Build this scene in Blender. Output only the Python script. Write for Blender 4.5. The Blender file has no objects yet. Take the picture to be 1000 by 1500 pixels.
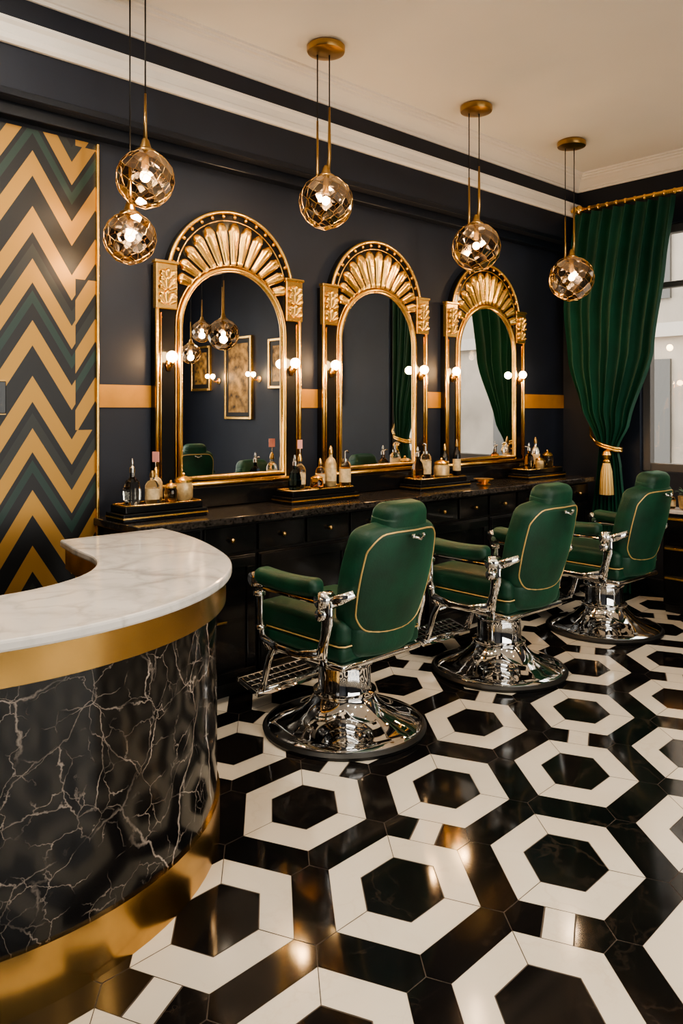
import bpy, bmesh, math, random
from mathutils import Vector, Matrix
random.seed(7)
scene=bpy.context.scene
COL=scene.collection
pi=math.pi
try: scene.view_settings.look='AgX - Medium High Contrast'
except Exception as ex: print(ex)
# ------------------------------------------------------------------ materials
def newmat(name):
    m=bpy.data.materials.new(name); m.use_nodes=True
    nt=m.node_tree; b=nt.nodes['Principled BSDF']
    return m,nt,b
def setp(b,**k):
    for n,v in k.items():
        n=n.replace('_',' ')
        if n in b.inputs: b.inputs[n].default_value=v
def c4(c): return (c[0],c[1],c[2],1)
def pmat(name,col,rough=.5,metal=0,var=.0,vscale=8,bump=0,bscale=40,**k):
    m,nt,b=newmat(name)
    setp(b,Base_Color=c4(col),Roughness=rough,Metallic=metal,**k)
    N=nt.nodes; L=nt.links
    tc=N.new('ShaderNodeTexCoord')
    if var>0:
        n=N.new('ShaderNodeTexNoise'); n.inputs['Scale'].default_value=vscale; n.inputs['Detail'].default_value=4
        L.new(tc.outputs['Object'],n.inputs['Vector'])
        r=N.new('ShaderNodeValToRGB'); r.color_ramp.elements[0].position=.3; r.color_ramp.elements[1].position=.7
        r.color_ramp.elements[0].color=c4([x*(1-var) for x in col]); r.color_ramp.elements[1].color=c4([min(1,x*(1+var)) for x in col])
        L.new(n.outputs['Fac'],r.inputs['Fac']); L.new(r.outputs['Color'],b.inputs['Base Color'])
    if bump>0:
        n=N.new('ShaderNodeTexNoise'); n.inputs['Scale'].default_value=bscale; n.inputs['Detail'].default_value=2
        L.new(tc.outputs['Object'],n.inputs['Vector'])
        bp=N.new('ShaderNodeBump'); bp.inputs['Strength'].default_value=bump; bp.inputs['Distance'].default_value=.01
        L.new(n.outputs['Fac'],bp.inputs['Height']); L.new(bp.outputs['Normal'],b.inputs['Normal'])
    return m
def emat(name,col,s):
    m,nt,b=newmat(name)
    setp(b,Base_Color=c4(col),Emission_Color=c4(col),Emission_Strength=s)
    return m
def marble(name,base,vein,scale,width,rough,amount=1.0,base2=None,warp=.35,wscale=None,lo=.42,hi=.62,mult=(1,2.3)):
    m,nt,b=newmat(name); N=nt.nodes; L=nt.links
    setp(b,Roughness=rough)
    tc=N.new('ShaderNodeTexCoord')
    nz=N.new('ShaderNodeTexNoise'); nz.inputs['Scale'].default_value=wscale or scale*.8; nz.inputs['Detail'].default_value=6
    nz.inputs['Roughness'].default_value=.6
    L.new(tc.outputs['Object'],nz.inputs['Vector'])
    sub=N.new('ShaderNodeVectorMath'); sub.operation='SUBTRACT'; sub.inputs[1].default_value=(.5,.5,.5)
    L.new(nz.outputs['Color'],sub.inputs[0])
    sc=N.new('ShaderNodeVectorMath'); sc.operation='SCALE'; sc.inputs['Scale'].default_value=warp*2
    L.new(sub.outputs[0],sc.inputs[0])
    ad=N.new('ShaderNodeVectorMath'); ad.operation='ADD'
    L.new(tc.outputs['Object'],ad.inputs[0]); L.new(sc.outputs[0],ad.inputs[1])
    masks=[]
    for q,(mm,a) in enumerate(zip(mult,(1.0,.75,.5))):
        s=scale*mm; w=width*(1+.15*q)
        v=N.new('ShaderNodeTexVoronoi'); v.feature='DISTANCE_TO_EDGE'; v.inputs['Scale'].default_value=s
        L.new(ad.outputs[0],v.inputs['Vector'])
        mr=N.new('ShaderNodeMapRange'); mr.inputs['From Min'].default_value=0; mr.inputs['From Max'].default_value=w
        mr.inputs['To Min'].default_value=a; mr.inputs['To Max'].default_value=0
        L.new(v.outputs['Distance'],mr.inputs['Value'])
        n2=N.new('ShaderNodeTexNoise'); n2.inputs['Scale'].default_value=s*.9; n2.inputs['Detail'].default_value=2
        mp=N.new('ShaderNodeMapping'); mp.inputs['Location'].default_value=(s,3.1,7.7)
        L.new(tc.outputs['Object'],mp.inputs['Vector']); L.new(mp.outputs[0],n2.inputs['Vector'])
        mr2=N.new('ShaderNodeMapRange'); mr2.inputs['From Min'].default_value=lo; mr2.inputs['From Max'].default_value=hi
        L.new(n2.outputs['Fac'],mr2.inputs['Value'])
        mu=N.new('ShaderNodeMath'); mu.operation='MULTIPLY'; L.new(mr.outputs[0],mu.inputs[0]); L.new(mr2.outputs[0],mu.inputs[1])
        masks.append(mu)
    cur=masks[0]
    for q in masks[1:]:
        mx=N.new('ShaderNodeMath'); mx.operation='MAXIMUM'; L.new(cur.outputs[0],mx.inputs[0]); L.new(q.outputs[0],mx.inputs[1]); cur=mx
    am=N.new('ShaderNodeMath'); am.operation='MULTIPLY'; am.inputs[1].default_value=amount; L.new(cur.outputs[0],am.inputs[0])
    n3=N.new('ShaderNodeTexNoise'); n3.inputs['Scale'].default_value=scale*.7; n3.inputs['Detail'].default_value=4
    L.new(tc.outputs['Object'],n3.inputs['Vector'])
    r=N.new('ShaderNodeValToRGB'); r.color_ramp.elements[0].position=.35; r.color_ramp.elements[1].position=.68
    r.color_ramp.elements[0].color=c4(base); r.color_ramp.elements[1].color=c4(base2 or base)
    L.new(n3.outputs['Fac'],r.inputs['Fac'])
    mix=N.new('ShaderNodeMixRGB'); mix.inputs['Color2'].default_value=c4(vein)
    L.new(am.outputs[0],mix.inputs['Fac']); L.new(r.outputs['Color'],mix.inputs['Color1'])
    L.new(mix.outputs['Color'],b.inputs['Base Color'])
    return m
NAVY=pmat('navy_paint',(.0085,.013,.026),.55,var=.15,vscale=3,bump=.04,bscale=120)
NAVYG=pmat('navy_gloss',(.006,.009,.017),.3)
WHITE=pmat('plaster_white',(.82,.79,.75),.6,var=.03,vscale=2)
CEIL=pmat('ceiling_white',(.84,.83,.82),.8,var=.03,vscale=1)
GOLDP=pmat('gold_paint',(.50,.24,.05),.45,metal=.35,var=.15,vscale=6)
GOLD=pmat('antique_gold',(.92,.56,.18),.27,metal=.97,var=.12,vscale=20)
BRASS=pmat('brushed_brass',(.58,.36,.13),.23,metal=1,var=.18,vscale=7)
DBRASS=pmat('aged_brass',(.42,.27,.11),.3,metal=1,var=.1)
BLACK=pmat('black_lacquer',(.006,.006,.007),.18)
BLACKM=pmat('black_matte',(.006,.006,.006),.5)
CHROME=pmat('chrome',(.88,.87,.86),.04,metal=1)
RUBBER=pmat('rubber',(.010,.010,.010),.4)
GREEN=pmat('green_velvet',(.0025,.044,.023),.5,var=.38,vscale=7,bump=.1,bscale=90,Sheen_Weight=.2,Sheen_Roughness=.4,Sheen_Tint=(.2,.7,.45,1))
CURT=pmat('curtain_velvet',(.0025,.055,.032),.6,var=.25,vscale=4,Sheen_Weight=.3,Sheen_Roughness=.4,Sheen_Tint=(.2,.7,.5,1))
PIPE=pmat('gold_piping',(.72,.50,.20),.4,metal=.5)
TILEW=marble('tile_ivory',(.80,.74,.64),(.6,.5,.38),2.5,.03,.11,.25,(.73,.66,.55))
TILEB=marble('tile_black',(.005,.005,.006),(.10,.07,.05),2.2,.02,.08,.35,(.013,.011,.010))
GROUT=pmat('grout',(.10,.08,.065),.7)
DMARB=marble('black_marble',(.003,.003,.004),(.62,.52,.45),2.5,.013,.12,.95,(.010,.009,.009),.085,4.0,.41,.62,(1,2.1,4.2))
WMARB=marble('white_marble',(.80,.77,.74),(.25,.23,.22),2.6,.10,.12,.55,(.60,.585,.57),.12,4.0,.38,.65,(1,2.4))
GRAN=pmat('dark_granite',(.028,.024,.022),.12,var=.8,vscale=60)
MIRROR=pmat('mirror_glass',(.90,.90,.90),.005,metal=1)
BULB=emat('warm_bulb',(1,.74,.42),55)
BULB2=emat('warm_bulb_sconce',(1,.66,.30),45)
DOWN=emat('downlight_glow',(1,.86,.68),12)
def glassmat(name,col,rough=.02,tr=1):
    m,nt,b=newmat(name); setp(b,Base_Color=c4(col),Roughness=rough,Transmission_Weight=tr,IOR=1.45); return m
BGLASS=glassmat('bottle_clear',(.9,.85,.74)); BLUEG=glassmat('bottle_blue',(.05,.10,.16)); AMBG=glassmat('bottle_amber',(.80,.48,.17))
CREAM=pmat('gilt_ceramic',(.50,.36,.18),.3,metal=.3,var=.4,vscale=25); LABEL=pmat('label_paper',(.55,.42,.24),.5,var=.3,vscale=40); PINK=pmat('tag_pink',(.75,.35,.32),.6)
SILV=pmat('silver',(.6,.56,.5),.2,metal=1)
m,nt,b=newmat('smoked_facet_glass'); N=nt.nodes; L=nt.links
for n in list(N):
    if n.type!='OUTPUT_MATERIAL': N.remove(n)
out=[n for n in N if n.type=='OUTPUT_MATERIAL'][0]
tr=N.new('ShaderNodeBsdfTransparent'); tr.inputs['Color'].default_value=(.42,.37,.32,1)
gl=N.new('ShaderNodeBsdfGlossy'); gl.inputs['Color'].default_value=(.56,.51,.46,1); gl.inputs['Roughness'].default_value=.06
lw=N.new('ShaderNodeLayerWeight'); lw.inputs['Blend'].default_value=.45
mr=N.new('ShaderNodeMapRange'); mr.inputs['To Min'].default_value=.26; mr.inputs['To Max'].default_value=.9
mx=N.new('ShaderNodeMixShader')
L.new(lw.outputs['Facing'],mr.inputs['Value']); L.new(mr.outputs[0],mx.inputs['Fac']); L.new(tr.outputs[0],mx.inputs[1]); L.new(gl.outputs[0],mx.inputs[2]); L.new(mx.outputs[0],out.inputs['Surface'])
SMOKE=m
m,nt,b=newmat('window_pane'); N=nt.nodes; L=nt.links
for n in list(N):
    if n.type!='OUTPUT_MATERIAL': N.remove(n)
out=[n for n in N if n.type=='OUTPUT_MATERIAL'][0]
tr=N.new('ShaderNodeBsdfTransparent'); tr.inputs['Color'].default_value=(.93,.94,.93,1)
gl=N.new('ShaderNodeBsdfGlossy'); gl.inputs['Roughness'].default_value=.02
mx=N.new('ShaderNodeMixShader'); mx.inputs['Fac'].default_value=.06
L.new(tr.outputs[0],mx.inputs[1]); L.new(gl.outputs[0],mx.inputs[2]); L.new(mx.outputs[0],out.inputs['Surface'])
PANE=m
# ------------------------------------------------------------------ helpers
def group(name,loc=(0,0,0),rz=0):
    e=bpy.data.objects.new(name,None); COL.objects.link(e); e.location=loc; e.rotation_euler=(0,0,rz); e.empty_display_size=.1
    return e
def mk(name,verts,faces,mat,parent=None,loc=(0,0,0),rot=(0,0,0),smooth=False,mats=None,midx=None):
    me=bpy.data.meshes.new(name); me.from_pydata([tuple(v) for v in verts],[],faces); me.update()
    for mm in (mats or [mat]): me.materials.append(mm)
    if midx: 
        for p,i in zip(me.polygons,midx): p.material_index=i
    if smooth: me.polygons.foreach_set('use_smooth',[True]*len(me.polygons))
    o=bpy.data.objects.new(name,me); COL.objects.link(o); o.location=loc; o.rotation_euler=rot
    if parent: o.parent=parent
    return o
def fixn(o):
    bm=bmesh.new(); bm.from_mesh(o.data); bmesh.ops.recalc_face_normals(bm,faces=bm.faces); bm.to_mesh(o.data); bm.free()
def bev(o,w,seg=2):
    md=o.modifiers.new('bevel','BEVEL'); md.width=w; md.segments=seg; md.limit_method='ANGLE'; return o
BF=[(0,3,2,1),(4,5,6,7),(0,1,5,4),(1,2,6,5),(2,3,7,6),(3,0,4,7)]
def bv(x0,x1,y0,y1,z0,z1): return [(x0,y0,z0),(x1,y0,z0),(x1,y1,z0),(x0,y1,z0),(x0,y0,z1),(x1,y0,z1),(x1,y1,z1),(x0,y1,z1)]
def box(name,x0,x1,y0,y1,z0,z1,mat,parent=None,b=0,loc=(0,0,0),rot=(0,0,0)):
    o=mk(name,bv(x0,x1,y0,y1,z0,z1),BF,mat,parent,loc,rot)
    if b: bev(o,b)
    return o
def boxes(name,bl,mat,parent=None,b=0,loc=(0,0,0),rot=(0,0,0)):
    V=[];F=[]
    for q in bl:
        k=len(V); V+=bv(*q); F+=[tuple(i+k for i in f) for f in BF]
    o=mk(name,V,F,mat,parent,loc,rot)
    if b: bev(o,b)
    return o
def lathe(name,prof,mat,parent=None,loc=(0,0,0),seg=32,rot=(0,0,0),smooth=True,flute=0,fn=0):
    V=[];F=[];n=len(prof)
    for s in range(seg):
        a=2*pi*s/seg; k=1+(flute*math.cos(fn*a) if fn else 0)
        for r,z in prof: V.append((r*k*math.cos(a),r*k*math.sin(a),z))
    for s in range(seg):
        t=(s+1)%seg
        for i in range(n-1): F.append((s*n+i,t*n+i,t*n+i+1,s*n+i+1))
    F.append(tuple(s*n for s in range(seg))[::-1]); F.append(tuple(s*n+n-1 for s in range(seg)))
    o=mk(name,V,F,mat,parent,loc,rot,smooth)
    if smooth:
        md=o.modifiers.new('es','EDGE_SPLIT'); md.split_angle=math.radians(40)
    return o
def sweep(pts,r,seg=8,cyclic=False,rb=None):
    P=[Vector(p) for p in pts]; n=len(P); V=[];F=[]
    T=[]
    for i in range(n):
        if cyclic: t=P[(i+1)%n]-P[i-1]
        else: t=P[min(i+1,n-1)]-P[max(i-1,0)]
        T.append(t.normalized())
    up=Vector((0,0,1)) if abs(T[0].z)<.9 else Vector((0,1,0))
    nrm=(up-T[0]*up.dot(T[0])).normalized()
    for i in range(n):
        nrm=(nrm-T[i]*nrm.dot(T[i])).normalized(); bn=T[i].cross(nrm)
        rr=r[i] if isinstance(r,(list,tuple)) else r
        r2=(rb if rb else rr)
        for s in range(seg):
            a=2*pi*s/seg; V.append(P[i]+nrm*rr*math.cos(a)+bn*r2*math.sin(a))
    for i in range(n if cyclic else n-1):
        j=(i+1)%n
        for s in range(seg):
            t=(s+1)%seg; F.append((i*seg+s,i*seg+t,j*seg+t,j*seg+s))
    if not cyclic:
        F.append(tuple(range(seg))[::-1]); F.append(tuple((n-1)*seg+s for s in range(seg)))
    return V,F
def tube(name,pts,r,mat,parent=None,seg=8,cyclic=False,rb=None,loc=(0,0,0)):
    V,F=sweep(pts,r,seg,cyclic,rb); return mk(name,V,F,mat,parent,loc=loc,smooth=True)
def join_tubes(name,lst,mat,parent=None):
    V=[];F=[]
    for (v,f) in lst:
        k=len(V); V+=list(v); F+=[tuple(i+k for i in q) for q in f]
    return mk(name,V,F,mat,parent,smooth=True)
def sphere_vf(c,r,nu=12,nv=8):
    V=[];F=[]
    for i in range(nv+1):
        th=pi*i/nv
        for j in range(nu):
            a=2*pi*j/nu; V.append((c[0]+r*math.sin(th)*math.cos(a),c[1]+r*math.sin(th)*math.sin(a),c[2]+r*math.cos(th)))
    for i in range(nv):
        for j in range(nu):
            k=(j+1)%nu; F.append((i*nu+j,(i+1)*nu+j,(i+1)*nu+k,i*nu+k))
    return V,F
def ball(name,c,r,mat,parent=None,nu=16,nv=10):
    V,F=sphere_vf((0,0,0),r,nu,nv); return mk(name,V,F,mat,parent,loc=c,smooth=True)
def prism(name,pts,axis,d0,d1,mat,parent=None,b=0,loc=(0,0,0)):
    n=len(pts)
    def p(q,d):
        return (q[0],q[1],d) if axis=='Z' else ((q[0],d,q[1]) if axis=='Y' else (d,q[0],q[1]))
    V=[p(q,d0) for q in pts]+[p(q,d1) for q in pts]
    F=[tuple(range(n))[::-1],tuple(range(n,2*n))]+[(i,(i+1)%n,n+(i+1)%n,n+i) for i in range(n)]
    o=mk(name,V,F,mat,parent,loc=loc); fixn(o)
    if b: bev(o,b)
    return o
def rbox(name,h,r,mat,parent=None,loc=(0,0,0),rot=(0,0,0),deform=None,n=4,m=8):
    def ax(H):
        i=H-r; e=[i+r*math.tan(k/n*pi/4) for k in range(n+1)]
        mid=[-i+2*i*k/m for k in range(1,m)]
        return [-x for x in reversed(e)]+mid+e
    A=[ax(h[0]),ax(h[1]),ax(h[2])]
    V=[];D={};F=[]
    def vid(i,j,k):
        key=(i,j,k)
        if key in D: return D[key]
        q=Vector((A[0][i],A[1][j],A[2][k])); c=Vector([max(-(h[a]-r),min(h[a]-r,q[a])) for a in range(3)])
        d=q-c
        p=c+d.normalized()*r if d.length>1e-9 else c
        if deform: p=deform(p)
        D[key]=len(V); V.append(p); return D[key]
    L=[len(a) for a in A]
    for a in range(3):
        b_,c_=(a+1)%3,(a+2)%3
        for side in (0,L[a]-1):
            for i in range(L[b_]-1):
                for j in range(L[c_]-1):
                    q=[]
                    for (di,dj) in ((0,0),(1,0),(1,1),(0,1)):
                        idx=[0,0,0]; idx[a]=side; idx[b_]=i+di; idx[c_]=j+dj; q.append(vid(*idx))
                    F.append(tuple(q) if side else tuple(reversed(q)))
    return mk(name,V,F,mat,parent,loc,rot,smooth=True)
def light(name,kind,loc,power,col=(1,.8,.6),size=.1,rot=(0,0,0),parent=None,spot=None):
    l=bpy.data.lights.new(name,kind); l.energy=power; l.color=col
    if kind=='AREA': l.shape='DISK'; l.size=size
    else: l.shadow_soft_size=size
    if spot: l.spot_size=spot; l.spot_blend=.7
    o=bpy.data.objects.new(name,l); COL.objects.link(o); o.location=loc; o.rotation_euler=rot
    if parent: o.parent=parent
    return o
# ------------------------------------------------------------------ room
X0,X1,Y0,Y1,H=-1.5,6.5,-3.0,4.0,3.715
def tilefloor():
    bm=bmesh.new(); 
    HV=[(1/3,1/3),(-1/3,2/3),(-2/3,1/3),(-1/3,-1/3),(1/3,-2/3),(2/3,-1/3)]
    def W(i,j): return (1.900+.640*i+.106*j, 1.772+.345*i+.628*j)
    e=.006; SI,SO=.43,.785
    def add(pts,mi,i,j,z=0):
        vs=[bm.verts.new((*W(i+a,j+b),z)) for a,b in pts]; f=bm.faces.new(vs); f.material_index=mi
    def P(s,t,k):
        a=HV[k];b=HV[(k+1)%6]; return (s*(a[0]+(b[0]-a[0])*t),s*(a[1]+(b[1]-a[1])*t))
    for i in range(-12,14):
        for j in range(-16,14):
            x,y=W(i,j)
            if x<X0-.6 or x>X1+.6 or y<Y0-.6 or y>Y1+.6: continue
            add([P(SI-e,0,k) for k in range(6)],0,i,j)
            for k in (0,2,4):
                k2=(k+1)%6
                add([P(SI+e,.012,k),P(SI+e,1,k),P(SI+e,.988,k2),P(SO-e*.5,.994,k2),P(SO-e*.5,1,k),P(SO-e*.5,.006,k)],1,i,j)
            for k in range(6):
                if (k==5 and i%2==0) or (k==2 and i%2==1):
                    segs=((.006,.31,0),(.33,.67,1),(.69,.994,0))
                else: segs=((.006,.994,0),)
                for t0,t1,mi in segs:
                    if mi:
                        add([P(SO+e*.9,t0,k),P(SO+e*.9,t1,k),P(1.0,.5+(t1-.5)*SO,k),P(1.0,.5+(t0-.5)*SO,k)],mi,i,j)
                    elif t1<.5: add([P(SO+e*.5,t0,k),P(SO+e*.5,t1,k),P(1.0,.5+(t1-.5)*SO,k),P(1.0,t0,k)],mi,i,j)
                    elif t0>.5: add([P(SO+e*.5,t0,k),P(SO+e*.5,t1,k),P(1.0,t1,k),P(1.0,.5+(t0-.5)*SO,k)],mi,i,j)
                    else: add([P(SO+e*.5,t0,k),P(SO+e*.5,t1,k),P(1.0,t1,k),P(1.0,t0,k)],mi,i,j)
    for co,no in (((X0,0,0),(-1,0,0)),((X1,0,0),(1,0,0)),((0,Y0,0),(0,-1,0)),((0,Y1,0),(0,1,0))):
        bmesh.ops.bisect_plane(bm,geom=bm.verts[:]+bm.edges[:]+bm.faces[:],plane_co=co,plane_no=no,clear_outer=True)
    vs=[bm.verts.new(v) for v in bv(X0,X1,Y0,Y1,-.12,-.0015)]
    for f in BF:
        q=bm.faces.new([vs[i] for i in f]); q.material_index=2
    bm.normal_update()
    for f in bm.faces:
        if f.material_index<2 and f.normal.z<0: f.normal_flip()
    me=bpy.data.meshes.new('floor'); bm.to_mesh(me); bm.free()
    for m_ in (TILEB,TILEW,GROUT): me.materials.append(m_)
    o=bpy.data.objects.new('floor',me); COL.objects.link(o)
tilefloor()
box('ceiling',X0,X1,Y0,Y1,H,H+.15,CEIL)
box('wall_left',X0-.2,X1+.2,Y1,Y1+.2,-.12,H+.15,NAVY)
WY0,WY1,WZ0,WZ1=1.62,3.25,1.05,3.15
boxes('wall_right',[(X1,X1+.2,WY1,Y1,-.12,H+.15),(X1,X1+.2,Y0,WY0,-.12,H+.15),(X1,X1+.2,WY0,WY1,-.12,WZ0),(X1,X1+.2,WY0,WY1,WZ1,H+.15)],NAVY)
BX0,BX1,BZ0,BZ1=-.6,5.2,.5,3.2  # opening added in the unseen back wall to let fill daylight in
boxes('wall_back',[(X0-.2,BX0,Y0-.2,Y0,-.12,H+.15),(BX1,X1+.2,Y0-.2,Y0,-.12,H+.15),(BX0,BX1,Y0-.2,Y0,-.12,BZ0),(BX0,BX1,Y0-.2,Y0,BZ1,H+.15)],NAVY)
box('wall_front',X0-.2,X0,Y0,Y1,-.12,H+.15,NAVY)
w=group('window_1',(X1+.1,0,0))
fr=[(-.05,.03,WY0,WY0+.07,WZ0,WZ1),(-.05,.03,WY1-.07,WY1,WZ0,WZ1),(-.05,.03,WY0+.07,WY1-.07,WZ0,WZ0+.07),(-.05,.03,WY0+.07,WY1-.07,WZ1-.07,WZ1),
    (-.045,.025,WY0+.07,WY1-.07,2.62,2.67),(-.045,.025,2.37,2.42,WZ0+.07,WZ1-.07)]
boxes('frame',fr,pmat('window_frame_grey',(.10,.095,.095),.4),w,b=.006)
box('glass',-.012,-.006,WY0+.05,WY1-.05,WZ0+.05,WZ1-.05,PANE,w)
w=group('added_fill_window',(0,Y0-.1,0))  # added window behind the camera, soft daylight fill on the chair backs
fr=[(BX0,BX0+.08,-.04,.04,BZ0,BZ1),(BX1-.08,BX1,-.04,.04,BZ0,BZ1),(BX0+.08,BX1-.08,-.04,.04,BZ0,BZ0+.08),(BX0+.08,BX1-.08,-.04,.04,BZ1-.08,BZ1)]
for k in range(1,4):
    xx=BX0+(BX1-BX0)*k/4; fr.append((xx-.03,xx+.03,-.035,.035,BZ0+.08,BZ1-.08))
boxes('frame',fr,BLACKM,w,b=.006)
box('glass',BX0+.05,BX1-.05,-.004,.004,BZ0+.05,BZ1-.05,PANE,w)
for nm,loc,rot,sx,sy in (('window_portal_side',(X1+.16,(WY0+WY1)/2,(WZ0+WZ1)/2),(0,pi/2,0),WZ1-WZ0,WY1-WY0),('fill_window_portal',((BX0+BX1)/2,Y0-.18,(BZ0+BZ1)/2),(pi/2,0,0),BX1-BX0,BZ1-BZ0)):
    l=bpy.data.lights.new(nm,'AREA'); l.shape='RECTANGLE'; l.size=sx; l.size_y=sy
    l.cycles.is_portal=True
    o=bpy.data.objects.new(nm,l); COL.objects.link(o); o.location=loc; o.rotation_euler=rot
YB=3.85
so=group('soffit_beam')
boxes('beam_body',[(X0,X1,YB,Y1,3.09,H)],NAVY,so,b=.006)
boxes('beam_lower_step',[(X0,X1,YB+.07,Y1,3.025,3.09)],NAVYG,so,b=.004)
boxes('beam_lip',[(X0,X1,YB-.012,YB,3.09,3.125)],NAVYG,so,b=.003)
def crown(name,axis,base,a0,a1,sgn):
    prof=[(0,0),(.018,0),(.022,.025),(.035,.03),(.04,.045),(.05,.06),(.07,.09),(.095,.12),(.11,.13),(.115,.15),(.135,.155),(.14,.175),(.16,.18),(.16,.20),(0,.20)]
    pts=[(base-d*.8*sgn,H-.14+z*.7) for d,z in prof]; return prism(name,pts,axis,a0,a1,WHITE)
crown('trim_1','X',YB,X0,X1,1); crown('trim_2','Y',X1,Y0,YB,1)
pts=[(YB,3.335),(YB-.02,3.335),(YB-.03,3.35),(YB-.03,3.375),(YB-.02,3.385),(YB-.02,3.425),(YB-.035,3.44),(YB-.035,3.455),(YB,3.465)]
prism('trim_3',pts,'X',X0,X1,WHITE)
box('trim_4',1.89,X1,Y1-.006,Y1,1.592,1.716,GOLDP)
box('baseboard_right',X1-.02,X1,Y0,Y1,0,.14,NAVYG,b=.004)
box('baseboard_left',X0,1.0,Y1-.02,Y1,0,.14,NAVYG,b=.004)
# ------------------------------------------------------------------ chevron panel
m,nt,b=newmat('chevron_wallpaper'); N=nt.nodes; L=nt.links
tc=N.new('ShaderNodeTexCoord'); sp=N.new('ShaderNodeSeparateXYZ'); L.new(tc.outputs['Object'],sp.inputs[0])
def M(op,a=None,b_=None,c_=None):
    n=N.new('ShaderNodeMath'); n.operation=op
    for i,v in enumerate((a,b_,c_)):
        if v is None: continue
        if isinstance(v,(int,float)): n.inputs[i].default_value=v
        else: L.new(v,n.inputs[i])
    return n.outputs[0]
tri=M('PINGPONG',sp.outputs['X'],.205)
v=M('ADD',sp.outputs['Z'],M('MULTIPLY',tri,1.6))
blk=M('MULTIPLY',M('GREATER_THAN',sp.outputs['X'],.225),M('GREATER_THAN',M('SINE',M('MULTIPLY',sp.outputs['Z'],4.2)),-.1))
v=M('ADD',v,M('MULTIPLY',blk,.16))
md=M('FLOORED_MODULO',M('ADD',v,.10),.86)
ramp=N.new('ShaderNodeValToRGB'); ramp.color_ramp.interpolation='CONSTANT'
g=(.40,.225,.065,1); k=(.006,.007,.009,1); gr=(.012,.035,.030,1); dk=(.020,.023,.022,1)
seq=[(0,g),(.15,k),(.33,g),(.48,k),(.58,gr),(.655,k),(.70,g),(.84,dk),(.93,k)]
el=ramp.color_ramp.elements
el[0].position=0; el[0].color=g; el[1].position=.15; el[1].color=k
for p_,c_ in seq[2:]:
    e_=el.new(p_); e_.color=c_
L.new(M('DIVIDE',md,.86),ramp.inputs['Fac']); L.new(ramp.outputs['Color'],b.inputs['Base Color'])
sr=N.new('ShaderNodeSeparateColor'); L.new(ramp.outputs['Color'],sr.inputs[0])
L.new(M('MULTIPLY',sr.outputs[0],1.5),b.inputs['Metallic']); setp(b,Roughness=.38)
CHEV=m
ch=group('chevron_wall_panel',(1.535,Y1,0))
box('panel',-1.6,.345,-.02,0,0,3.0,CHEV,ch)
boxes('gold_edge',[(.335,.350,-.040,0,0,3.0)],GOLD,ch,b=.004)
sw=group('wall_control_panel',(1.33,Y1-.02,0))
box('plate',-.1,.065,-.03,0,1.56,1.72,BLACK,sw,b=.004); box('rim',-.104,.069,-.012,0,1.555,1.725,DBRASS,sw)
# ------------------------------------------------------------------ mirrors
def petal(th,r0,r1,da,z0,h,base,cx=0,nu=8,nv=8,wid=.9,groove=0):
    V=[];F=[]
    for i in range(nu+1):
        u=i/nu
        for j in range(nv+1):
            v=-1+2*j/nv
            r=r0+(r1-r0)*u-(.04*v*v*(u**3))*(r1-r0)/.22
            a=th+da*v*wid
            hh=h*(.35+.65*u)*(math.sqrt(max(0,1-v*v*.98))-groove*max(0,1-(v/.35)**2)*u)*(1 if u<.95 else .6)
            V.append((cx+r*math.cos(a),-(base+hh),z0+r*math.sin(a)))
    w_=nv+1
    for i in range(nu):
        for j in range(nv): F.append((i*w_+j,i*w_+j+1,(i+1)*w_+j+1,(i+1)*w_+j))
    for idx in ([j for j in range(w_)],[nu*w_+j for j in range(w_)],[i*w_ for i in range(nu+1)],[i*w_+nv for i in range(nu+1)]):
        b0=len(V)
        for q in idx: V.append((V[q][0],-.045,V[q][2]))
        for t in range(len(idx)-1): F.append((idx[t],idx[t+1],b0+t+1,b0+t))
    return V,F
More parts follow.
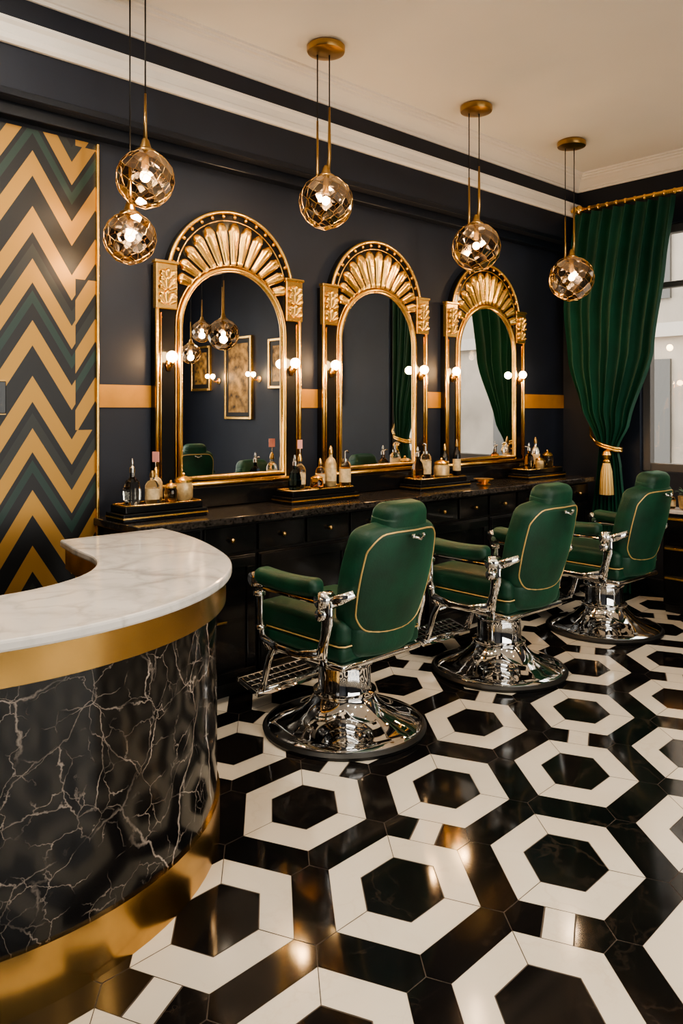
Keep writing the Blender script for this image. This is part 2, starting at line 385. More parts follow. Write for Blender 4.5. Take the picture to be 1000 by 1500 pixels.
def mirror(x):
    g=group('arched_mirror',(x,Y1,0))
    def arc(R,cz,a0,a1,n): return [(R*math.cos(math.radians(a0+(a1-a0)*i/n)),cz+R*math.sin(math.radians(a0+(a1-a0)*i/n))) for i in range(n+1)]
    zb=1.13
    out=[(-.53,zb),(.53,zb),(.53,2.40),(.455,2.40)]+arc(.46,2.32,10,170,36)+[(-.455,2.40),(-.53,2.40)]
    prism('backboard',out,'Y',-.05,0,BLACK,g,b=.003)
    op=[(-.365,1.19),(.365,1.19),(.365,2.05)]+arc(.365,2.05,0,180,36)[1:]
    prism('mirror_glass',op,'Y',-.056,-.05,MIRROR,g)
    T=[]
    def loop(pts,r,y,cyc=True,rb=None): T.append(sweep([(a,y,b) for a,b in pts],r,8,cyc,rb))
    op2=[(-.376,1.18),(0,1.18),(.376,1.18),(.376,1.6),(.376,2.05)]+arc(.376,2.05,0,180,36)[1:]+[(-.376,1.6)]
    loop(op2,.016,-.06)
    op3=[(-.40,1.155),(0,1.155),(.40,1.155),(.40,1.6),(.40,2.05)]+arc(.40,2.05,0,180,36)[1:]+[(-.40,1.6)]
    loop(op3,.006,-.055)
    loop(arc(.452,2.32,6,174,40),.013,-.055,False)
    loop(arc(.402,2.32,12,168,40),.004,-.051,False)
    for s in (-1,1):
        loop([(s*.518,zb+.02),(s*.518,1.6),(s*.518,2.39)],.013,-.052,False)
        loop([(s*.494,1.19),(s*.494,1.6),(s*.494,2.13)],.005,-.052,False)
    loop([(-.52,zb+.012),(0,zb+.012),(.52,zb+.012)],.014,-.052,False)
    join_tubes('gold_mouldings',T,GOLD,g)
    F=[]; n=13; a0=7; st=(180-2*a0)/n
    for k in range(n):
        th=math.radians(a0+st*(k+.5))
        r0=-.20*math.sin(th)+math.sqrt(.398**2-(.20*math.cos(th))**2)
        r1=.07*math.sin(th)+math.sqrt(.390**2-(.07*math.cos(th))**2)
        F.append(petal(th,r0,r1,math.radians(st/2),2.25,.042,.05,wid=.80,groove=.35))
    join_tubes('shell_fan',F,GOLD,g)
    D=[sphere_vf((.427*math.cos(math.radians(a)),-.053,2.32+.427*math.sin(math.radians(a))),.012,8,6) for a in range(12,172,11)]
    join_tubes('gold_beads',D,GOLD,g)
    boxes('shoulder_blocks',[(s*.465-.068,s*.465+.068,-.068,-.03,2.15,2.41) for s in (-1,1)]+[(s*.465-.078,s*.465+.078,-.075,-.03,2.405,2.425) for s in (-1,1)],GOLD,g,b=.006)
    F=[]
    for s in (-1,1):
        for zc,sc in ((2.17,1.0),(2.25,1.0),(2.30,.9)):
            for q in (-62,-31,0,31,62):
                F.append(petal(math.radians(90+q),.012,.088*sc*(1 if abs(q)<40 else .72),math.radians(15),zc,.026,.068+.004*(zc-2.17)*10,s*.465,6,4))
    join_tubes('acanthus_leaves',F,GOLD,g)
    box('plinth',-.55,.55,-.09,0,1.005,1.128,BLACK,g,b=.006)
    for s,nm in ((-1,'sconce_left'),(1,'sconce_right')):
        V=[sweep([(s*.448,-.05,1.83),(s*.448,-.085,1.825),(s*.448,-.095,1.84)],.008)]
        V.append(sweep([(s*.448,-.05,1.80),(s*.448,-.058,1.83),(s*.448,-.05,1.86)],[.012,.02,.012]))
        V.append(sweep([(s*.448,-.095,1.832),(s*.448,-.095,1.85)],[.012,.018]))
        join_tubes(nm,V,DBRASS,g)
        ball(nm+'_bulb',(s*.448,-.095,1.879),.032,BULB2,g)
        light(nm+'_light','POINT',(s*.448,-.17,1.879),6,(1,.58,.26),.03,parent=g)
for x in (2.74,3.985,5.26): mirror(x)
# ------------------------------------------------------------------ vanity counter
YF=3.52; CX0,CX1=1.90,6.14
g=group('vanity_counter')
box('granite_top',CX0-.04,CX1+.03,YF-.03,Y1-.002,.962,1.002,GRAN,g,b=.006)
box('carcass',CX0,CX1,YF+.03,Y1-.002,.08,.962,BLACKM,g)
box('toe_kick',CX0+.03,CX1-.03,YF+.08,Y1-.002,0,.08,BLACKM,g)
dr=[];kn=[];dn=[]
n=12; wd=(CX1-CX0)/n
for i in range(n):
    a=CX0+i*wd
    dr.append((a+.012,a+wd-.012,YF+.008,YF+.03,.80,.945))
    kn.append(sphere_vf((a+wd/2,YF-.012,.872),.014)); kn.append(sweep([(a+wd/2,YF+.01,.872),(a+wd/2,YF-.012,.872)],.006))
for i in range(6):
    a=CX0+i*2*wd
    dr.append((a+.012,a+2*wd-.012,YF+.008,YF+.03,.10,.785))
    for (p0,p1,q0,q1) in ((a+.02,a+2*wd-.02,.72,.775),(a+.02,a+2*wd-.02,.11,.165),(a+.02,a+.075,.165,.72),(a+2*wd-.075,a+2*wd-.02,.165,.72)):
        dn.append((p0,p1,YF-.004,YF+.01,q0,q1))
boxes('drawer_fronts',dr,BLACK,g,b=.004); boxes('door_frames',dn,BLACK,g,b=.003)
join_tubes('knobs',kn,DBRASS,g)
join_tubes('bar_handles',[sweep([(CX0+(2*i+.62)*wd,YF-.014,.44),(CX0+(2*i+1.38)*wd,YF-.014,.44)],.008) for i in range(6)],GOLD,g)
# ------------------------------------------------------------------ bottles on trays
def bottle(name,x,y,z,h,r,kind,mat,top=SILV,tag=False):
    h*=1.1
    g=group(name,(x,y,z),random.uniform(0,3))
    if kind=='round':
        lathe('body',[(r*.8,0),(r,.01),(r,h*.55),(r*.75,h*.66),(r*.32,h*.72),(r*.30,h*.80)],mat,g,seg=20)
        lathe('liquid_label',[(r*1.01,h*.14),(r*1.01,h*.46)],LABEL,g,seg=20)
        lathe('cap',[(r*.36,h*.79),(r*.40,h*.84),(r*.30,h*.93),(r*.12,h)],top,g,seg=16)
    elif kind=='pump':
        lathe('body',[(r*.9,0),(r,.008),(r,h*.62),(r*.6,h*.70)],mat,g,seg=20)
        lathe('label',[(r*1.01,h*.12),(r*1.01,h*.5)],LABEL,g,seg=20)
        lathe('collar',[(r*.5,h*.69),(r*.5,h*.77),(r*.15,h*.78),(r*.15,h*.92)],top,g,seg=14)
        tube('nozzle',[(0,0,h*.92),(0,0,h*.97),(r*.5,0,h*.99),(r*1.1,0,h*.94)],.005,top,g)
    elif kind=='jar':
        lathe('body',[(r*.7,0),(r,h*.12),(r*1.02,h*.5),(r*.85,h*.66)],mat,g,seg=22)
        lathe('lid',[(r*.92,h*.66),(r*.95,h*.74),(r*.6,h*.84),(r*.15,h*.88),(r*.18,h*.95),(r*.05,h)],top,g,seg=22)
    elif kind=='atom':
        lathe('body',[(r*.7,0),(r,h*.1),(r*1.05,h*.3),(r*.8,h*.5),(r*.3,h*.60),(r*.28,h*.72)],mat,g,seg=8,smooth=False)
        lathe('collar',[(r*.34,h*.70),(r*.34,h*.80),(r*.15,h*.84),(r*.2,h*.9),(r*.08,h)],top,g,seg=14)
        tube('spout',[(0,0,h*.82),(r*.8,0,h*.86)],.006,top,g)
    if tag:
        tube('tag_stem',[(0,0,h*.9),(.002,0,h*1.15)],.0025,SILV,g); box('tag_card',-.022,.022,-.002,.002,h*1.15,h*1.15+.055,PINK,g)
    return g
ZC=1.002
def tray(x,y,l):
    g=group('vanity_tray',(x,y,ZC))
    box('tray_base',-l/2,l/2,-.10,.10,0,.045,BLACK,g,b=.005)
    box('tray_upper',-l/2+.02,l/2-.02,-.085,.085,.045,.08,BLACK,g,b=.004)
    boxes('gold_trim',[(-l/2-.002,l/2+.002,-.102,.102,.018,.026)],GOLD,g)
    tube('gold_rail',[(-l/2+.03,-.075,.082),(0,-.078,.082),(l/2-.03,-.075,.082),(l/2-.03,.075,.082),(-l/2+.03,.075,.082)],.004,GOLD,g,cyclic=True)
    return ZC+.08
T=tray(2.12,3.76,.50)
bottle('perfume_bottle',1.97,3.76,T,.22,.045,'atom',BGLASS,SILV)
bottle('shaving_lotion_bottle',2.07,3.73,T,.16,.038,'round',BGLASS,DBRASS)
bottle('shaving_lotion_bottle',2.13,3.80,T,.17,.036,'round',CREAM,GOLD,True)
bottle('cream_jar',2.17,3.71,T,.11,.035,'jar',AMBG,GOLD)
bottle('cream_jar',2.27,3.75,T,.14,.052,'jar',CREAM,GOLD)
T=tray(3.25,3.77,.56)
bottle('perfume_bottle',3.05,3.74,T,.20,.04,'atom',BLUEG,SILV)
bottle('shaving_lotion_bottle',3.14,3.80,T,.20,.036,'round',BGLASS,GOLD,True)
bottle('cream_jar',3.21,3.72,T,.09,.042,'jar',AMBG,GOLD)
bottle('cologne_bottle',3.30,3.79,T,.17,.032,'round',AMBG,GOLD)
bottle('shaving_lotion_bottle',3.39,3.79,T,.24,.038,'round',CREAM,GOLD)
bottle('soap_pump_bottle',3.47,3.74,T,.21,.038,'pump',AMBG,SILV)
T=tray(4.42,3.78,.56)
bottle('perfume_bottle',4.21,3.77,T,.21,.045,'atom',AMBG,SILV)
bottle('soap_pump_bottle',4.32,3.79,T,.23,.040,'pump',BGLASS,SILV)
bottle('cream_jar',4.46,3.76,T,.13,.058,'jar',CREAM,GOLD)
bottle('shaving_lotion_bottle',4.57,3.82,T,.22,.03,'round',BLACK,GOLD)
bottle('shaving_brush_stand',4.65,3.77,T,.25,.03,'round',BLACK,DBRASS)
g=group('brass_dish',(4.86,3.68,ZC)); lathe('dish',[(.05,0),(.055,.008),(.03,.02),(.07,.045),(.078,.05)],GOLD,g,seg=24)
T=tray(5.74,3.78,.56)
bottle('perfume_bottle',5.60,3.77,T,.20,.042,'atom',AMBG,SILV)
bottle('shaving_lotion_bottle',5.74,3.80,T,.24,.038,'round',SILV,DBRASS)
bottle('cream_jar',5.86,3.76,T,.14,.048,'jar',AMBG,GOLD)
bottle('cream_jar',5.68,3.72,T,.10,.035,'jar',CREAM,GOLD)
# ------------------------------------------------------------------ reception desk
cx,cy=.865,3.01
def bez(p0,p1,p2,p3,n): return [tuple((1-t)**3*a+3*(1-t)**2*t*b_+3*(1-t)*t*t*c_+t**3*d for a,b_,c_,d in zip(p0,p1,p2,p3)) for t in [i/n for i in range(1,n+1)]]
def outer(o):
    R=1-o; P=[(cx+R*math.cos(math.radians(a)),cy+R*math.sin(math.radians(a))) for a in range(-180,-19,4)]
    p0=P[-1]; p3=(1.955-o,3.42-o*.6)
    return P+bez(p0,(p0[0]+.342*.25,p0[1]+.94*.25),(p3[0],p3[1]-.28),p3,14)
def inner(o):
    R=.52+o; P=[(cx+R*math.cos(math.radians(a)),3.05+R*math.sin(math.radians(a))) for a in range(-180,1,6)]
    return P+[(1.40+o,3.2),(1.44+o,3.42-o*.6)]
def ring(name,o1,o2,z0,z1,mat,parent,b=0):
    A=outer(o1);B=inner(o2)
    return prism(name,A+B[::-1],'Z',z0,z1,mat,parent,b)
g=group('reception_desk')
ring('marble_top',0,0,.968,1.0,WMARB,g,b=.008)
ring('brass_band',.022,.02,.872,.968,BRASS,g)
ring('marble_body',.055,.14,.165,.872,DMARB,g)
ring('brass_plinth',.045,.13,0,.165,BRASS,g)
for o_ in g.children:
    if o_.name.startswith(('brass','marble_body')):
        for p in o_.data.polygons: p.use_smooth = len(p.vertices)==4
        md=o_.modifiers.new('es','EDGE_SPLIT'); md.split_angle=math.radians(35)
# ------------------------------------------------------------------ barber chairs
def chair(x,y,rz):
    g=group('barber_chair',(x,y,0),rz)
    lathe('rubber_rim',[(.36,0),(.402,.002),(.408,.018),(.395,.032),(.36,.034)],RUBBER,g,seg=64)
    lathe('chrome_base',[(.385,.012),(.385,.034),(.372,.042),(.33,.052),(.27,.070),(.215,.098),(.175,.135),(.155,.165),(.150,.178)],CHROME,g,seg=96)
    lathe('pump_column',[(.150,.17),(.158,.18),(.158,.192),(.137,.198),(.132,.21),(.130,.315),(.140,.322),(.147,.335),(.142,.352),(.125,.36),(.125,.38),(.19,.395)],CHROME,g,seg=64)
    rbox('seat_pan',(.28,.29,.018),.017,CHROME,g,loc=(0,.02,.408),n=3,m=4)
    def puff(p):
        q=p.copy()
        if q.z>0: q.z+=.022*(1-(p.x/.28)**2)*(1-(p.y/.32)**2)
        return q
    rbox('seat_lower',(.275,.30,.04),.028,GREEN,g,loc=(0,.04,.465))
    rbox('seat_cushion',(.28,.31,.062),.042,GREEN,g,loc=(0,.045,.556),deform=puff)
    sp_=[(a*.277,.045+b_*.307,.503) for a,b_ in ((-.93,-1),(.93,-1),(1,-.93),(1,.93),(.93,1),(-.93,1),(-1,.93),(-1,-.93))]
    tube('seat_piping',sp_,.004,PIPE,g,cyclic=True,seg=6)
    HZ=.272
    lean=math.radians(14)
    def bk(p,off=0):
        t=p.z/HZ; x_=p.x; 
        f=1.0
        if t>0: f=1-.10*t**2
        else: f=1-.13*(t*t)
        x_=x_*f
        z_=p.z - (.055*(abs(p.x)/.27)**3.2 if t>0 else -.03*(abs(p.x)/.27)**3)*min(1,abs(t)*1.3)
        y_=p.y+.062*(p.x/.27)**2 - (.02*(1-(p.x/.27)**2)*(1-t*t) if p.y<0 else 0)
        return Vector((x_,y_,z_))
    bl=(0,-.335,.805); br=(lean,0,0)
    rbox('backrest',(.275,.062,HZ),.045,GREEN,g,loc=bl,rot=br,deform=bk,m=12)
    pl=[]
    W_,Z_=.248,.246; rc=.075
    cs=[(W_-rc,Z_-rc,0),(-W_+rc,Z_-rc,90),(-W_+rc,-Z_+rc,180),(W_-rc,-Z_+rc,270)]
    for ci,(a,b_,s0) in enumerate(cs):
        for k in range(7):
            t=math.radians(s0+15*k); pl.append((a+rc*math.cos(t),b_+rc*math.sin(t)))
        nx=cs[(ci+1)%4]; e0=pl[-1]; t=math.radians(nx[2]); e1=(nx[0]+rc*math.cos(t),nx[1]+rc*math.sin(t))
        for k in range(1,6): pl.append((e0[0]+(e1[0]-e0[0])*k/6,e0[1]+(e1[1]-e0[1])*k/6))
    def rear(a,b_):
        h=(.275,HZ); d=Vector((max(0,abs(a)-(h[0]-.045)),max(0,abs(b_)-(h[1]-.045)))).length
        return -(.062-.045)-math.sqrt(max(0,.045**2-d*d))
    pv=[bk(Vector((a,rear(a,b_)-.001,b_))) for a,b_ in pl]
    o=tube('back_piping',pv,.0042,PIPE,g,cyclic=True,seg=6,loc=bl); o.rotation_euler=br
    def bend(p):
        return Vector((p.x*(1-.12*max(0,-p.z/.1)),p.y+.06*(p.x/.24)**2,p.z))
    rbox('lumbar_pad',(.228,.06,.085),.045,GREEN,g,loc=(0,-.275,.52),rot=(math.radians(6),0,0),deform=bend)
    def hd(p): return Vector((p.x*(1-.06*(p.z/.07)),p.y+.03*(p.x/.15)**2,p.z-.015*(abs(p.x)/.15)**3*(1 if p.z>0 else 0)))
    rbox('headrest',(.145,.066,.072),.045,GREEN,g,loc=(0,-.385,1.085),rot=(math.radians(8),0,0),deform=hd)
    lo=[(-.03,-.455,1.005),(-.034,-.482,1.005),(-.02,-.49,1.0),(0,-.492,.992),(.02,-.49,1.0),(.034,-.482,1.005),(.03,-.455,1.005)]
    tube('headrest_clip',lo,.006,CHROME,g)
    for s in (-1,1): ball('clip_stud' ,(s*.036,-.478,1.007),.010,CHROME,g,10,8)
    tube('headrest_posts',[(0,-.385,.98),(0,-.385,1.05)],.02,CHROME,g)
    for s,nm in ((-1,'left'),(1,'right')):
        X=s*.325
        def arm(p): return Vector((p.x*(1+.12*p.y/.22),p.y,p.z+.012*(p.y/.22)**2))
        rbox('arm_pad_'+nm,(.050,.215,.042),.036,GREEN,g,loc=(X,.05,.758),deform=arm)
        boxes('arm_rail_'+nm,[(X-.03,X+.03,-.17,.27,.698,.717)],CHROME,g,b=.006)
        V=[sweep([(X-.052,.262,.75),(X+.052,.262,.75)],.036,20)]
        V.append(sweep([(X,.262,.72),(X,.268,.66),(X,.262,.55),(X,.25,.47),(X*.9,.235,.40)],[.030,.024,.018,.022,.026],10,rb=.013))
        V.append(sweep([(X,.27,.685),(X,.27,.665)],.032,14)); V.append(sweep([(X,.257,.52),(X,.257,.50)],.026,14))
        V.append(sweep([(X-.035,-.20,.72),(X+.035,-.20,.72)],.038,20))
        V.append(sweep([(X-.038,-.20,.72),(X+.038,-.20,.72)],.018,14))
        V.append(sweep([(X-.032,-.195,.655),(X+.032,-.195,.655)],.028,18))
        V.append(sweep([(X,-.165,.735),(X,-.21,.70),(X,-.215,.62),(X,-.20,.54),(X,-.18,.47),(X*.88,-.15,.41)],[.03,.042,.036,.026,.034,.03],12,rb=.016))
        V.append(sweep([(X,-.21,.70),(X*.93,-.28,.73),(X*.82,-.33,.76)],[.028,.024,.02],10,rb=.012))
        V.append(sweep([(X,-.185,.47),(X*1.0,-.02,.43),(X,.12,.43),(X,.245,.46)],[.026,.02,.02,.022],10,rb=.01))
        join_tubes('arm_frame_'+nm,V,CHROME,g)
    V=[]
    for s in (-1,1):
        V.append(sweep([(s*.2,.20,.40),(s*.2,.30,.385),(s*.2,.35,.30),(s*.2,.385,.18),(s*.2,.41,.13)],[.024]*5,10,rb=.010))
    V.append(sweep([(-.22,.41,.125),(.22,.41,.125)],.014,10)); V.append(sweep([(-.2,.335,.335),(.2,.335,.335)],.012,10))
    join_tubes('footrest_arms',V,CHROME,g)
    D_=.17
    bl_=[(-.23,.23,0,.018,-.012,.012),(-.23,.23,D_,D_+.018,-.012,.012),(-.23,-.212,.018,D_,-.012,.012),(.212,.23,.018,D_,-.012,.012)]
    for k in range(9): xx=-.17+k*.0425; bl_.append((xx-.006,xx+.006,.018,D_,-.006,.006))
    for k in range(3): yy=.05+k*.04; bl_.append((-.212,.212,yy-.005,yy+.005,-.005,.007))
    boxes('foot_plate',bl_,CHROME,g,b=.003,loc=(0,.40,.105),rot=(math.radians(14),0,0))
    box('foot_plate_pad',-.21,.21,.01,D_,-.016,-.007,RUBBER,g,loc=(0,.40,.105),rot=(math.radians(14),0,0))
    return g
chair(2.66,2.87,math.radians(2)); chair(3.93,2.86,math.radians(0)); chair(5.22,2.88,math.radians(-1))
chair(5.30,-.85,math.radians(190)); chair(5.35,1.25,math.radians(165))
# ------------------------------------------------------------------ pendants
def facet_data():
    n=92; bm=bmesh.new(); rnd=random.Random(5)
    for i in range(n):
        z=1-2*(i+.5)/n; a=i*pi*(3-math.sqrt(5)); q=math.sqrt(1-z*z)
        v_=Vector((q*math.cos(a),q*math.sin(a),z))+Vector((rnd.uniform(-1,1),rnd.uniform(-1,1),rnd.uniform(-1,1)))*.035
        bm.verts.new(v_.normalized())
    bmesh.ops.convex_hull(bm,input=bm.verts[:]); bm.normal_update()
    bm.verts.ensure_lookup_table(); bm.faces.ensure_lookup_table(); bm.faces.index_update()
    V=[]
    for f in bm.faces:
        a,b_,c_=[q.co for q in f.verts[:3]]
        nn=(b_-a).cross(c_-a).normalized()
        if nn.dot(a)<0: nn=-nn
        V.append(nn/max(.8,nn.dot(a)))
    F=[]
    for v_ in bm.verts:
        fs=list(v_.link_faces)
        if len(fs)<3: continue
        nrm=v_.co.normalized(); ax=nrm.orthogonal().normalized(); ay=nrm.cross(ax)
        fs.sort(key=lambda f: math.atan2((V[f.index]-v_.co).dot(ay),(V[f.index]-v_.co).dot(ax)))
        F.append(tuple(f.index for f in fs))
    bm.free(); return V,F
FV,FF=facet_data()
def facet_globe(parent,c,r):
    V=[v*r*.985 for v in FV]
    mk('faceted_glass',V,FF,SMOKE,parent,loc=c)
    o=mk('glass_leading',V,FF,DBRASS,parent,loc=c); md=o.modifiers.new('w','WIREFRAME'); md.thickness=.0026; md.use_replace=True
def pendant(x,y,globes,name='globe_pendant_light',pw=15):
    g=group(name,(x,y,0))
    lathe('canopy',[(.02,H-.06),(.075,H-.055),(.108,H-.045),(.112,H-.035),(.112,H-.012),(.10,H)],DBRASS,g,seg=40)
    V=[];B=[]
    d=Vector((.736,-.677,0))
    for (ox,oy,z,r,dbl) in globes:
        if dbl:
            a=d*.02; bb=-d*.05
            V.append(sweep([(a.x,a.y,H-.05),(a.x,a.y,z+r+.4)],.004,6)); V.append(sweep([(bb.x,bb.y,H-.05),(bb.x,bb.y,z+r+.32)],.004,6))
            B.append(sweep([(a.x,a.y,z+r+.4),(a.x,a.y,z+r+.1),(a.x*.5,a.y*.5,z+r+.02)],[.006,.011,.013],8))
            B.append(sweep([(bb.x,bb.y,z+r+.32),(bb.x,bb.y,z+r+.02),(bb.x,bb.y,z+r*.85)],[.006,.009,.010],8))
        else:
            V.append(sweep([(ox,oy,H-.05),(ox,oy,z+r+.28)],.004,6)); B.append(sweep([(ox,oy,z+r+.28),(ox,oy,z+r)],[.006,.012],8))
        lathe('globe_cap',[(.052,z+r-.018),(.05,z+r),(.03,z+r+.012),(.018,z+r+.05),(.01,z+r+.06)],DBRASS,g,loc=(ox,oy,0),seg=20)
        lathe('lamp_socket',[(.012,z+.05),(.018,z+.06),(.016,z+r-.01)],DBRASS,g,loc=(ox,oy,0),seg=14)
        facet_globe(g,(ox,oy,z),r)
        ball('bulb',(ox,oy,z+.01),.026,BULB,g)
        light('bulb_light','POINT',(ox,oy,z-.05),pw,(1,.78,.54),.04,parent=g)
    join_tubes('cords',V,BLACKM,g); join_tubes('brass_rods',B,DBRASS,g)
pendant(1.885,3.512,[(.015,-.02,2.715,.140,False),(-.015,.08,2.435,.128,False)],pw=20)
pendant(3.04,3.44,[(0,0,2.794,.156,True)],pw=24)
pendant(4.42,3.41,[(0,0,2.72,.168,True)],pw=24)
pendant(5.565,3.35,[(0,0,2.62,.174,True)],pw=24)
pendant(4.55,1.15,[(0,0,2.35,.16,True)],pw=16)
pendant(5.5,-.9,[(.1,0,2.6,.14,False),(-.1,.05,2.3,.13,False)],pw=16)
# ------------------------------------------------------------------ curtains
def interp(tab,z):
    for (z0,v0),(z1,v1) in zip(tab,tab[1:]):
        if z0>=z>=z1:
            t=(z0-z)/(z0-z1); t=t*t*(3-2*t)*.5+t*.5; return v0+(v1-v0)*t
    return tab[-1][1]
def curtain(name,Lt,Rt,tie,yt,hook,flip=False):
    g=group(name,(6.34,0,0)); nu,nv=150,70; V=[];F=[]
    for j in range(nv+1):
        z=3.335-(3.335-.01)*j/nv
        a=interp(Lt,z); b_=interp(Rt,z); w_=abs(a-b_); am=.018+.030*min(1,w_/1.0)
        for i in range(nu+1):
            u=i/nu; nf=9
            ph=2*pi*nf*u+.35*math.sin(z*2+u*6)
            x_=am*math.sin(ph)+.4*am*math.sin(ph*.5+z*1.3)
            bul=-.05*math.sin(pi*u)*math.exp(-((z-tie-.35)/.5)**2)
            y_=a+(b_-a)*u+.012*math.cos(ph)*w_
            V.append((x_+bul,y_,z))
    for j in range(nv):
        for i in range(nu): k=j*(nu+1)+i; F.append((k,k+1,k+nu+2,k+nu+1))
    mk('velvet_drape',V,F,CURT,g,smooth=True)
    ya,yb=interp(Lt,tie),interp(Rt,tie); ym=(ya+yb)/2; hw=abs(ya-yb)/2+.02
    R=[]
    for ofs in (0,.022):
        pts=[(.075*math.cos(t)-.005,ym+hw*math.sin(t),tie+ofs+.03*math.sin(t)*(1 if not flip else -1)) for t in [2*pi*k/28 for k in range(28)]]
        R.append(sweep(pts,.0135,8,True))
    s=1 if not flip else -1
    R.append(sweep([(-.02,ym+s*hw*.9,tie+.03),(.03,ym+s*(hw+.08),tie+.09),(.14,ym+s*(hw+.15),tie+.17)],.012,8))
    join_tubes('gold_rope_tieback',R,GOLD,g)
    lathe('tassel_head',[(.01,-.02),(.03,-.03),(.042,-.06),(.03,-.09),(.022,-.1),(.034,-.115),(.03,-.13)],GOLD,g,loc=(-.10,yt,tie),seg=24)
    lathe('tassel_skirt',[(.028,-.125),(.045,-.2),(.055,-.34),(.058,-.40)],PIPE,g,loc=(-.10,yt,tie),seg=48,flute=.06,fn=16)
    return g
Lt=[(3.34,3.76),(3.1,3.80),(2.5,3.88),(2.0,3.84),(1.6,3.72),(1.25,3.54),(1.1,3.56),(.6,3.63),(0,3.68)]
Rt=[(3.34,2.86),(2.8,2.93),(2.07,3.03),(1.46,3.25),(1.25,3.36),(1.1,3.33),(.6,3.28),(0,3.24)]
curtain('velvet_curtain',Lt,Rt,1.25,3.42,None)
Lt2=[(3.34,1.84),(2.5,1.84),(2.0,1.85),(1.6,1.87),(1.25,1.90),(1.1,1.89),(.6,1.88),(0,1.86)]
Rt2=[(3.34,2.42),(2.8,2.38),(2.07,2.30),(1.46,2.14),(1.25,2.08),(1.1,2.10),(.6,2.14),(0,2.2)]
curtain('velvet_curtain',Lt2,Rt2,1.25,1.99,None,True)
g=group('curtain_rod',(6.34,0,3.37))
V=[sweep([(0,3.70,0),(0,1.65,0)],.020,12)]
for k in range(48):
    yy=3.68-k*.0425; V.append(sphere_vf((0,yy,0),.025 if k%2 else .020,8,6))
for yy,s in ((3.74,1),(1.61,-1)):
    V.append(sphere_vf((0,yy,0),.042)); V.append(sweep([(0,yy,0),(0,yy+s*.05,.01),(0,yy+s*.09,.0)],[.03,.028,.006],10))
for yy in (3.62,1.72,2.63): V.append(sweep([(0,yy,0),(.16,yy,0)],.012,8))
join_tubes('rod_and_finials',V,GOLD,g)
# ------------------------------------------------------------------ window console + extras
def console(name,ya,yb,drawers=True):
    g=group(name,(0,0,0))
    box('stone_top',5.97,6.19,ya,yb,.775,.805,WMARB,g,b=.006)
    box('cabinet',6.0,6.18,ya+.03,yb-.03,.06,.775,BLACK,g,b=.004)
    box('plinth',6.02,6.18,ya+.04,yb-.04,0,.06,BLACKM,g)
    n=3
    dl=[];hl=[]
    for k in range(n):
        z0=.08+k*.23; dl.append((5.985,6.0,ya+.05,yb-.05,z0,z0+.21)); hl.append((5.978,5.986,ya+.05,yb-.05,z0+.185,z0+.20))
    boxes('drawers',dl,BLACK,g,b=.003); boxes('gold_pulls',hl,GOLD,g,b=.001)
    return g
console('window_console',1.90,2.84)
def plant(x,y,z):
    g=group('potted_plant',(x,y,z))
    lathe('pot',[(.04,0),(.055,.01),(.065,.10),(.06,.105)],CREAM,g,seg=20)
    V=[];F=[]
    for k in range(26):
        a=random.uniform(0,2*pi); l=random.uniform(.08,.15); e_=random.uniform(.6,1.35); w_=.014
        d=Vector((math.cos(a),math.sin(a),0)); s_=Vector((-d.y,d.x,0)); b0=len(V)
        for i in range(5):
            t=i/4; p=Vector((0,0,.10))+d*l*t*math.cos(e_)+Vector((0,0,l*t*math.sin(e_)-.05*t*t)); ww=w_*math.sin(pi*(t*.9+.08))
            V+= [p-s_*ww,p+s_*ww]
        for i in range(4): F.append((b0+2*i,b0+2*i+1,b0+2*i+3,b0+2*i+2))
    mk('leaves',V,F,pmat('leaf_green',(.03,.10,.03),.5),g)
plant(6.08,2.66,.806)
bottle('cologne_bottle',6.06,2.77,.806,.12,.03,'round',AMBG,GOLD)
g=group('side_table'); box('top',5.95,6.45,-.1,.70,.76,.80,WMARB,g,b=.006); boxes('legs',[(6.0,6.06,-.05,.01,0,.76),(6.0,6.06,.59,.65,0,.76),(6.34,6.4,-.05,.01,0,.76),(6.34,6.4,.59,.65,0,.76),(6.02,6.38,-.03,.63,.68,.76)],BLACK,g,b=.004)
for yy,m_ in ((.05,CREAM),(.2,BGLASS),(.38,AMBG),(.55,CREAM)): bottle('shaving_lotion_bottle',6.2,yy,.80,.26,.05,'round',m_,GOLD)
def picture(y,z,w_,h_,vs):
    g=group('framed_picture',(X1,y,z))
    m_=pmat('picture_art',(.30,.17,.05),.5,metal=.2,var=.98,vscale=vs)
    box('canvas',-.03,0,-w_,w_,-h_,h_,m_,g)
    boxes('mount',[(-.034,-.03,-w_,-w_+.05,-h_,h_),(-.034,-.03,w_-.05,w_,-h_,h_),(-.034,-.03,-w_+.05,w_-.05,h_-.06,h_),(-.034,-.03,-w_+.05,w_-.05,-h_,-h_+.06)],BLACKM,g)
    boxes('frame',[(-.05,0,-w_-.04,-w_,-h_-.04,h_+.04),(-.05,0,w_,w_+.04,-h_-.04,h_+.04),(-.05,0,-w_,w_,h_,h_+.04),(-.05,0,-w_,w_,-h_-.04,-h_)],GOLD,g,b=.008)
picture(-1.32,2.03,.29,.55,9); picture(-.35,2.2,.22,.3,14); picture(-2.3,2.2,.22,.3,12); picture(.55,2.1,.22,.42,11)
for yy in (-.85,-1.85,.1):
    g=group('wall_sconce',(X1,yy,2.0))
    lathe('backplate',[(.045,0),(.045,.012),(.02,.02)],GOLD,g,rot=(0,-pi/2,0),seg=20)
    tube('arm',[(-.015,0,0),(-.09,0,-.02),(-.11,0,.03)],.008,GOLD,g); ball('bulb',(-.11,0,.065),.035,BULB2,g)
    light('sconce_glow','POINT',(-.2,0,.065),7,(1,.66,.36),.03,parent=g)
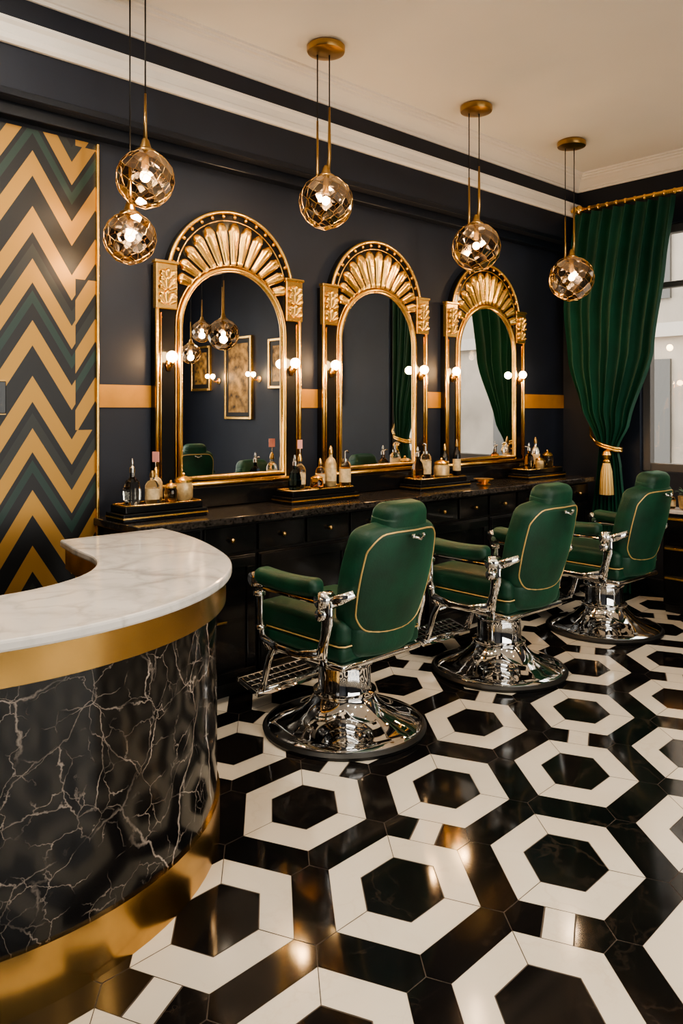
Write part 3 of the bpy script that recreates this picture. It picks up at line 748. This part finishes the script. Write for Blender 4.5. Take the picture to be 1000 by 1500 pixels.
# ------------------------------------------------------------------ exterior
g=group('street_exterior')
box('pavement',X1+.25,20,-16,16,-.3,-.13,pmat('paving',(.22,.20,.18),.8,var=.2,vscale=2),g)
box('pavement_front',X0-8,X1+.2,-16,Y0-.25,-.3,-.13,pmat('paving_front',(.2,.19,.18),.8,var=.2,vscale=2),g)
box('facade',14,14.5,-10,14,-.13,9,pmat('stone_facade',(.36,.31,.26),.8,var=.3,vscale=.8),g)
boxes('facade_windows',[(13.93,14,a,a+1.2,z0,z0+1.9) for a in [-9+2.2*k for k in range(10)] for z0 in (.6,3.6,6.4)],pmat('dark_window',(.09,.085,.08),.1),g)
boxes('facade_trim',[(13.85,14,-10,14,2.9,3.15),(13.85,14,-10,14,5.9,6.1)],pmat('facade_trim_stone',(.45,.41,.37),.8),g)
SP=[]
for k in range(20):
    yy=-2+k*.55; SP.append(sphere_vf((13.6,yy,2.55+.2*math.sin(k*1.3)),.06,8,6))
join_tubes('street_fairy_lights',SP,emat('street_bulbs',(1,.66,.33),9),g)
# ------------------------------------------------------------------ downlights, then added mirror spots
for i,(x,y) in enumerate([(.4,1.6),(2.4,.9),(.4,-1.2),(2.6,-1.4),(4.4,-1.6),(1.0,2.9) ]):
    g=group('recessed_downlight',(x,y,H))
    lathe('trim_ring',[(.06,-.002),(.062,-.012),(.085,-.012),(.09,0)],WHITE,g,seg=32)
    lathe('lens',[(.001,-.006),(.06,-.006),(.06,-.001)],DOWN,g,seg=24)
    light('lamp','AREA',(0,0,-.02),34,(1,.87,.70),.14,parent=g)
for (x,y,tx,tz) in ((2.35,2.5,2.74,1.9),(3.45,2.0,3.98,1.9),(4.35,1.5,5.2,1.9)):  # added out-of-frame spots, aimed for highlights on the mirror gold and bottles
    g=group('added_mirror_spot',(x,y,H))
    lathe('trim_ring',[(.055,-.002),(.057,-.014),(.078,-.014),(.082,0)],DBRASS,g,seg=32)
    d=Vector((tx-x,4.0-y,tz-H)); q=d.to_track_quat('-Z','Y').to_euler()
    lathe('lens',[(.001,-.006),(.055,-.006),(.055,-.001)],DOWN,g,seg=24)
    light('added_spot_lamp','SPOT',(0,0,-.03),120,(1,.80,.55),.06,rot=q,parent=g,spot=math.radians(62))
# ------------------------------------------------------------------ world
W=bpy.data.worlds.new('sky'); scene.world=W; W.use_nodes=True
nt=W.node_tree; bg=nt.nodes['Background']
sk=nt.nodes.new('ShaderNodeTexSky'); sk.sky_type='HOSEK_WILKIE'; sk.turbidity=6; sk.sun_direction=(-.4,-.5,.75)
mixn=nt.nodes.new('ShaderNodeMixRGB'); mixn.inputs['Fac'].default_value=.8; mixn.inputs['Color2'].default_value=(1,.95,.89,1)
nt.links.new(sk.outputs[0],mixn.inputs['Color1']); nt.links.new(mixn.outputs[0],bg.inputs['Color']); bg.inputs['Strength'].default_value=6.5
# ------------------------------------------------------------------ camera
cam=bpy.data.cameras.new('camera'); co=bpy.data.objects.new('camera',cam); COL.objects.link(co)
co.location=(0,0,1.58); co.rotation_euler=(pi/2,0,math.radians(-42.6))
cam.sensor_fit='VERTICAL'; cam.sensor_height=36; cam.sensor_width=24; cam.lens=36*1148/1500; cam.shift_y=-.1; cam.clip_start=.05
scene.camera=co
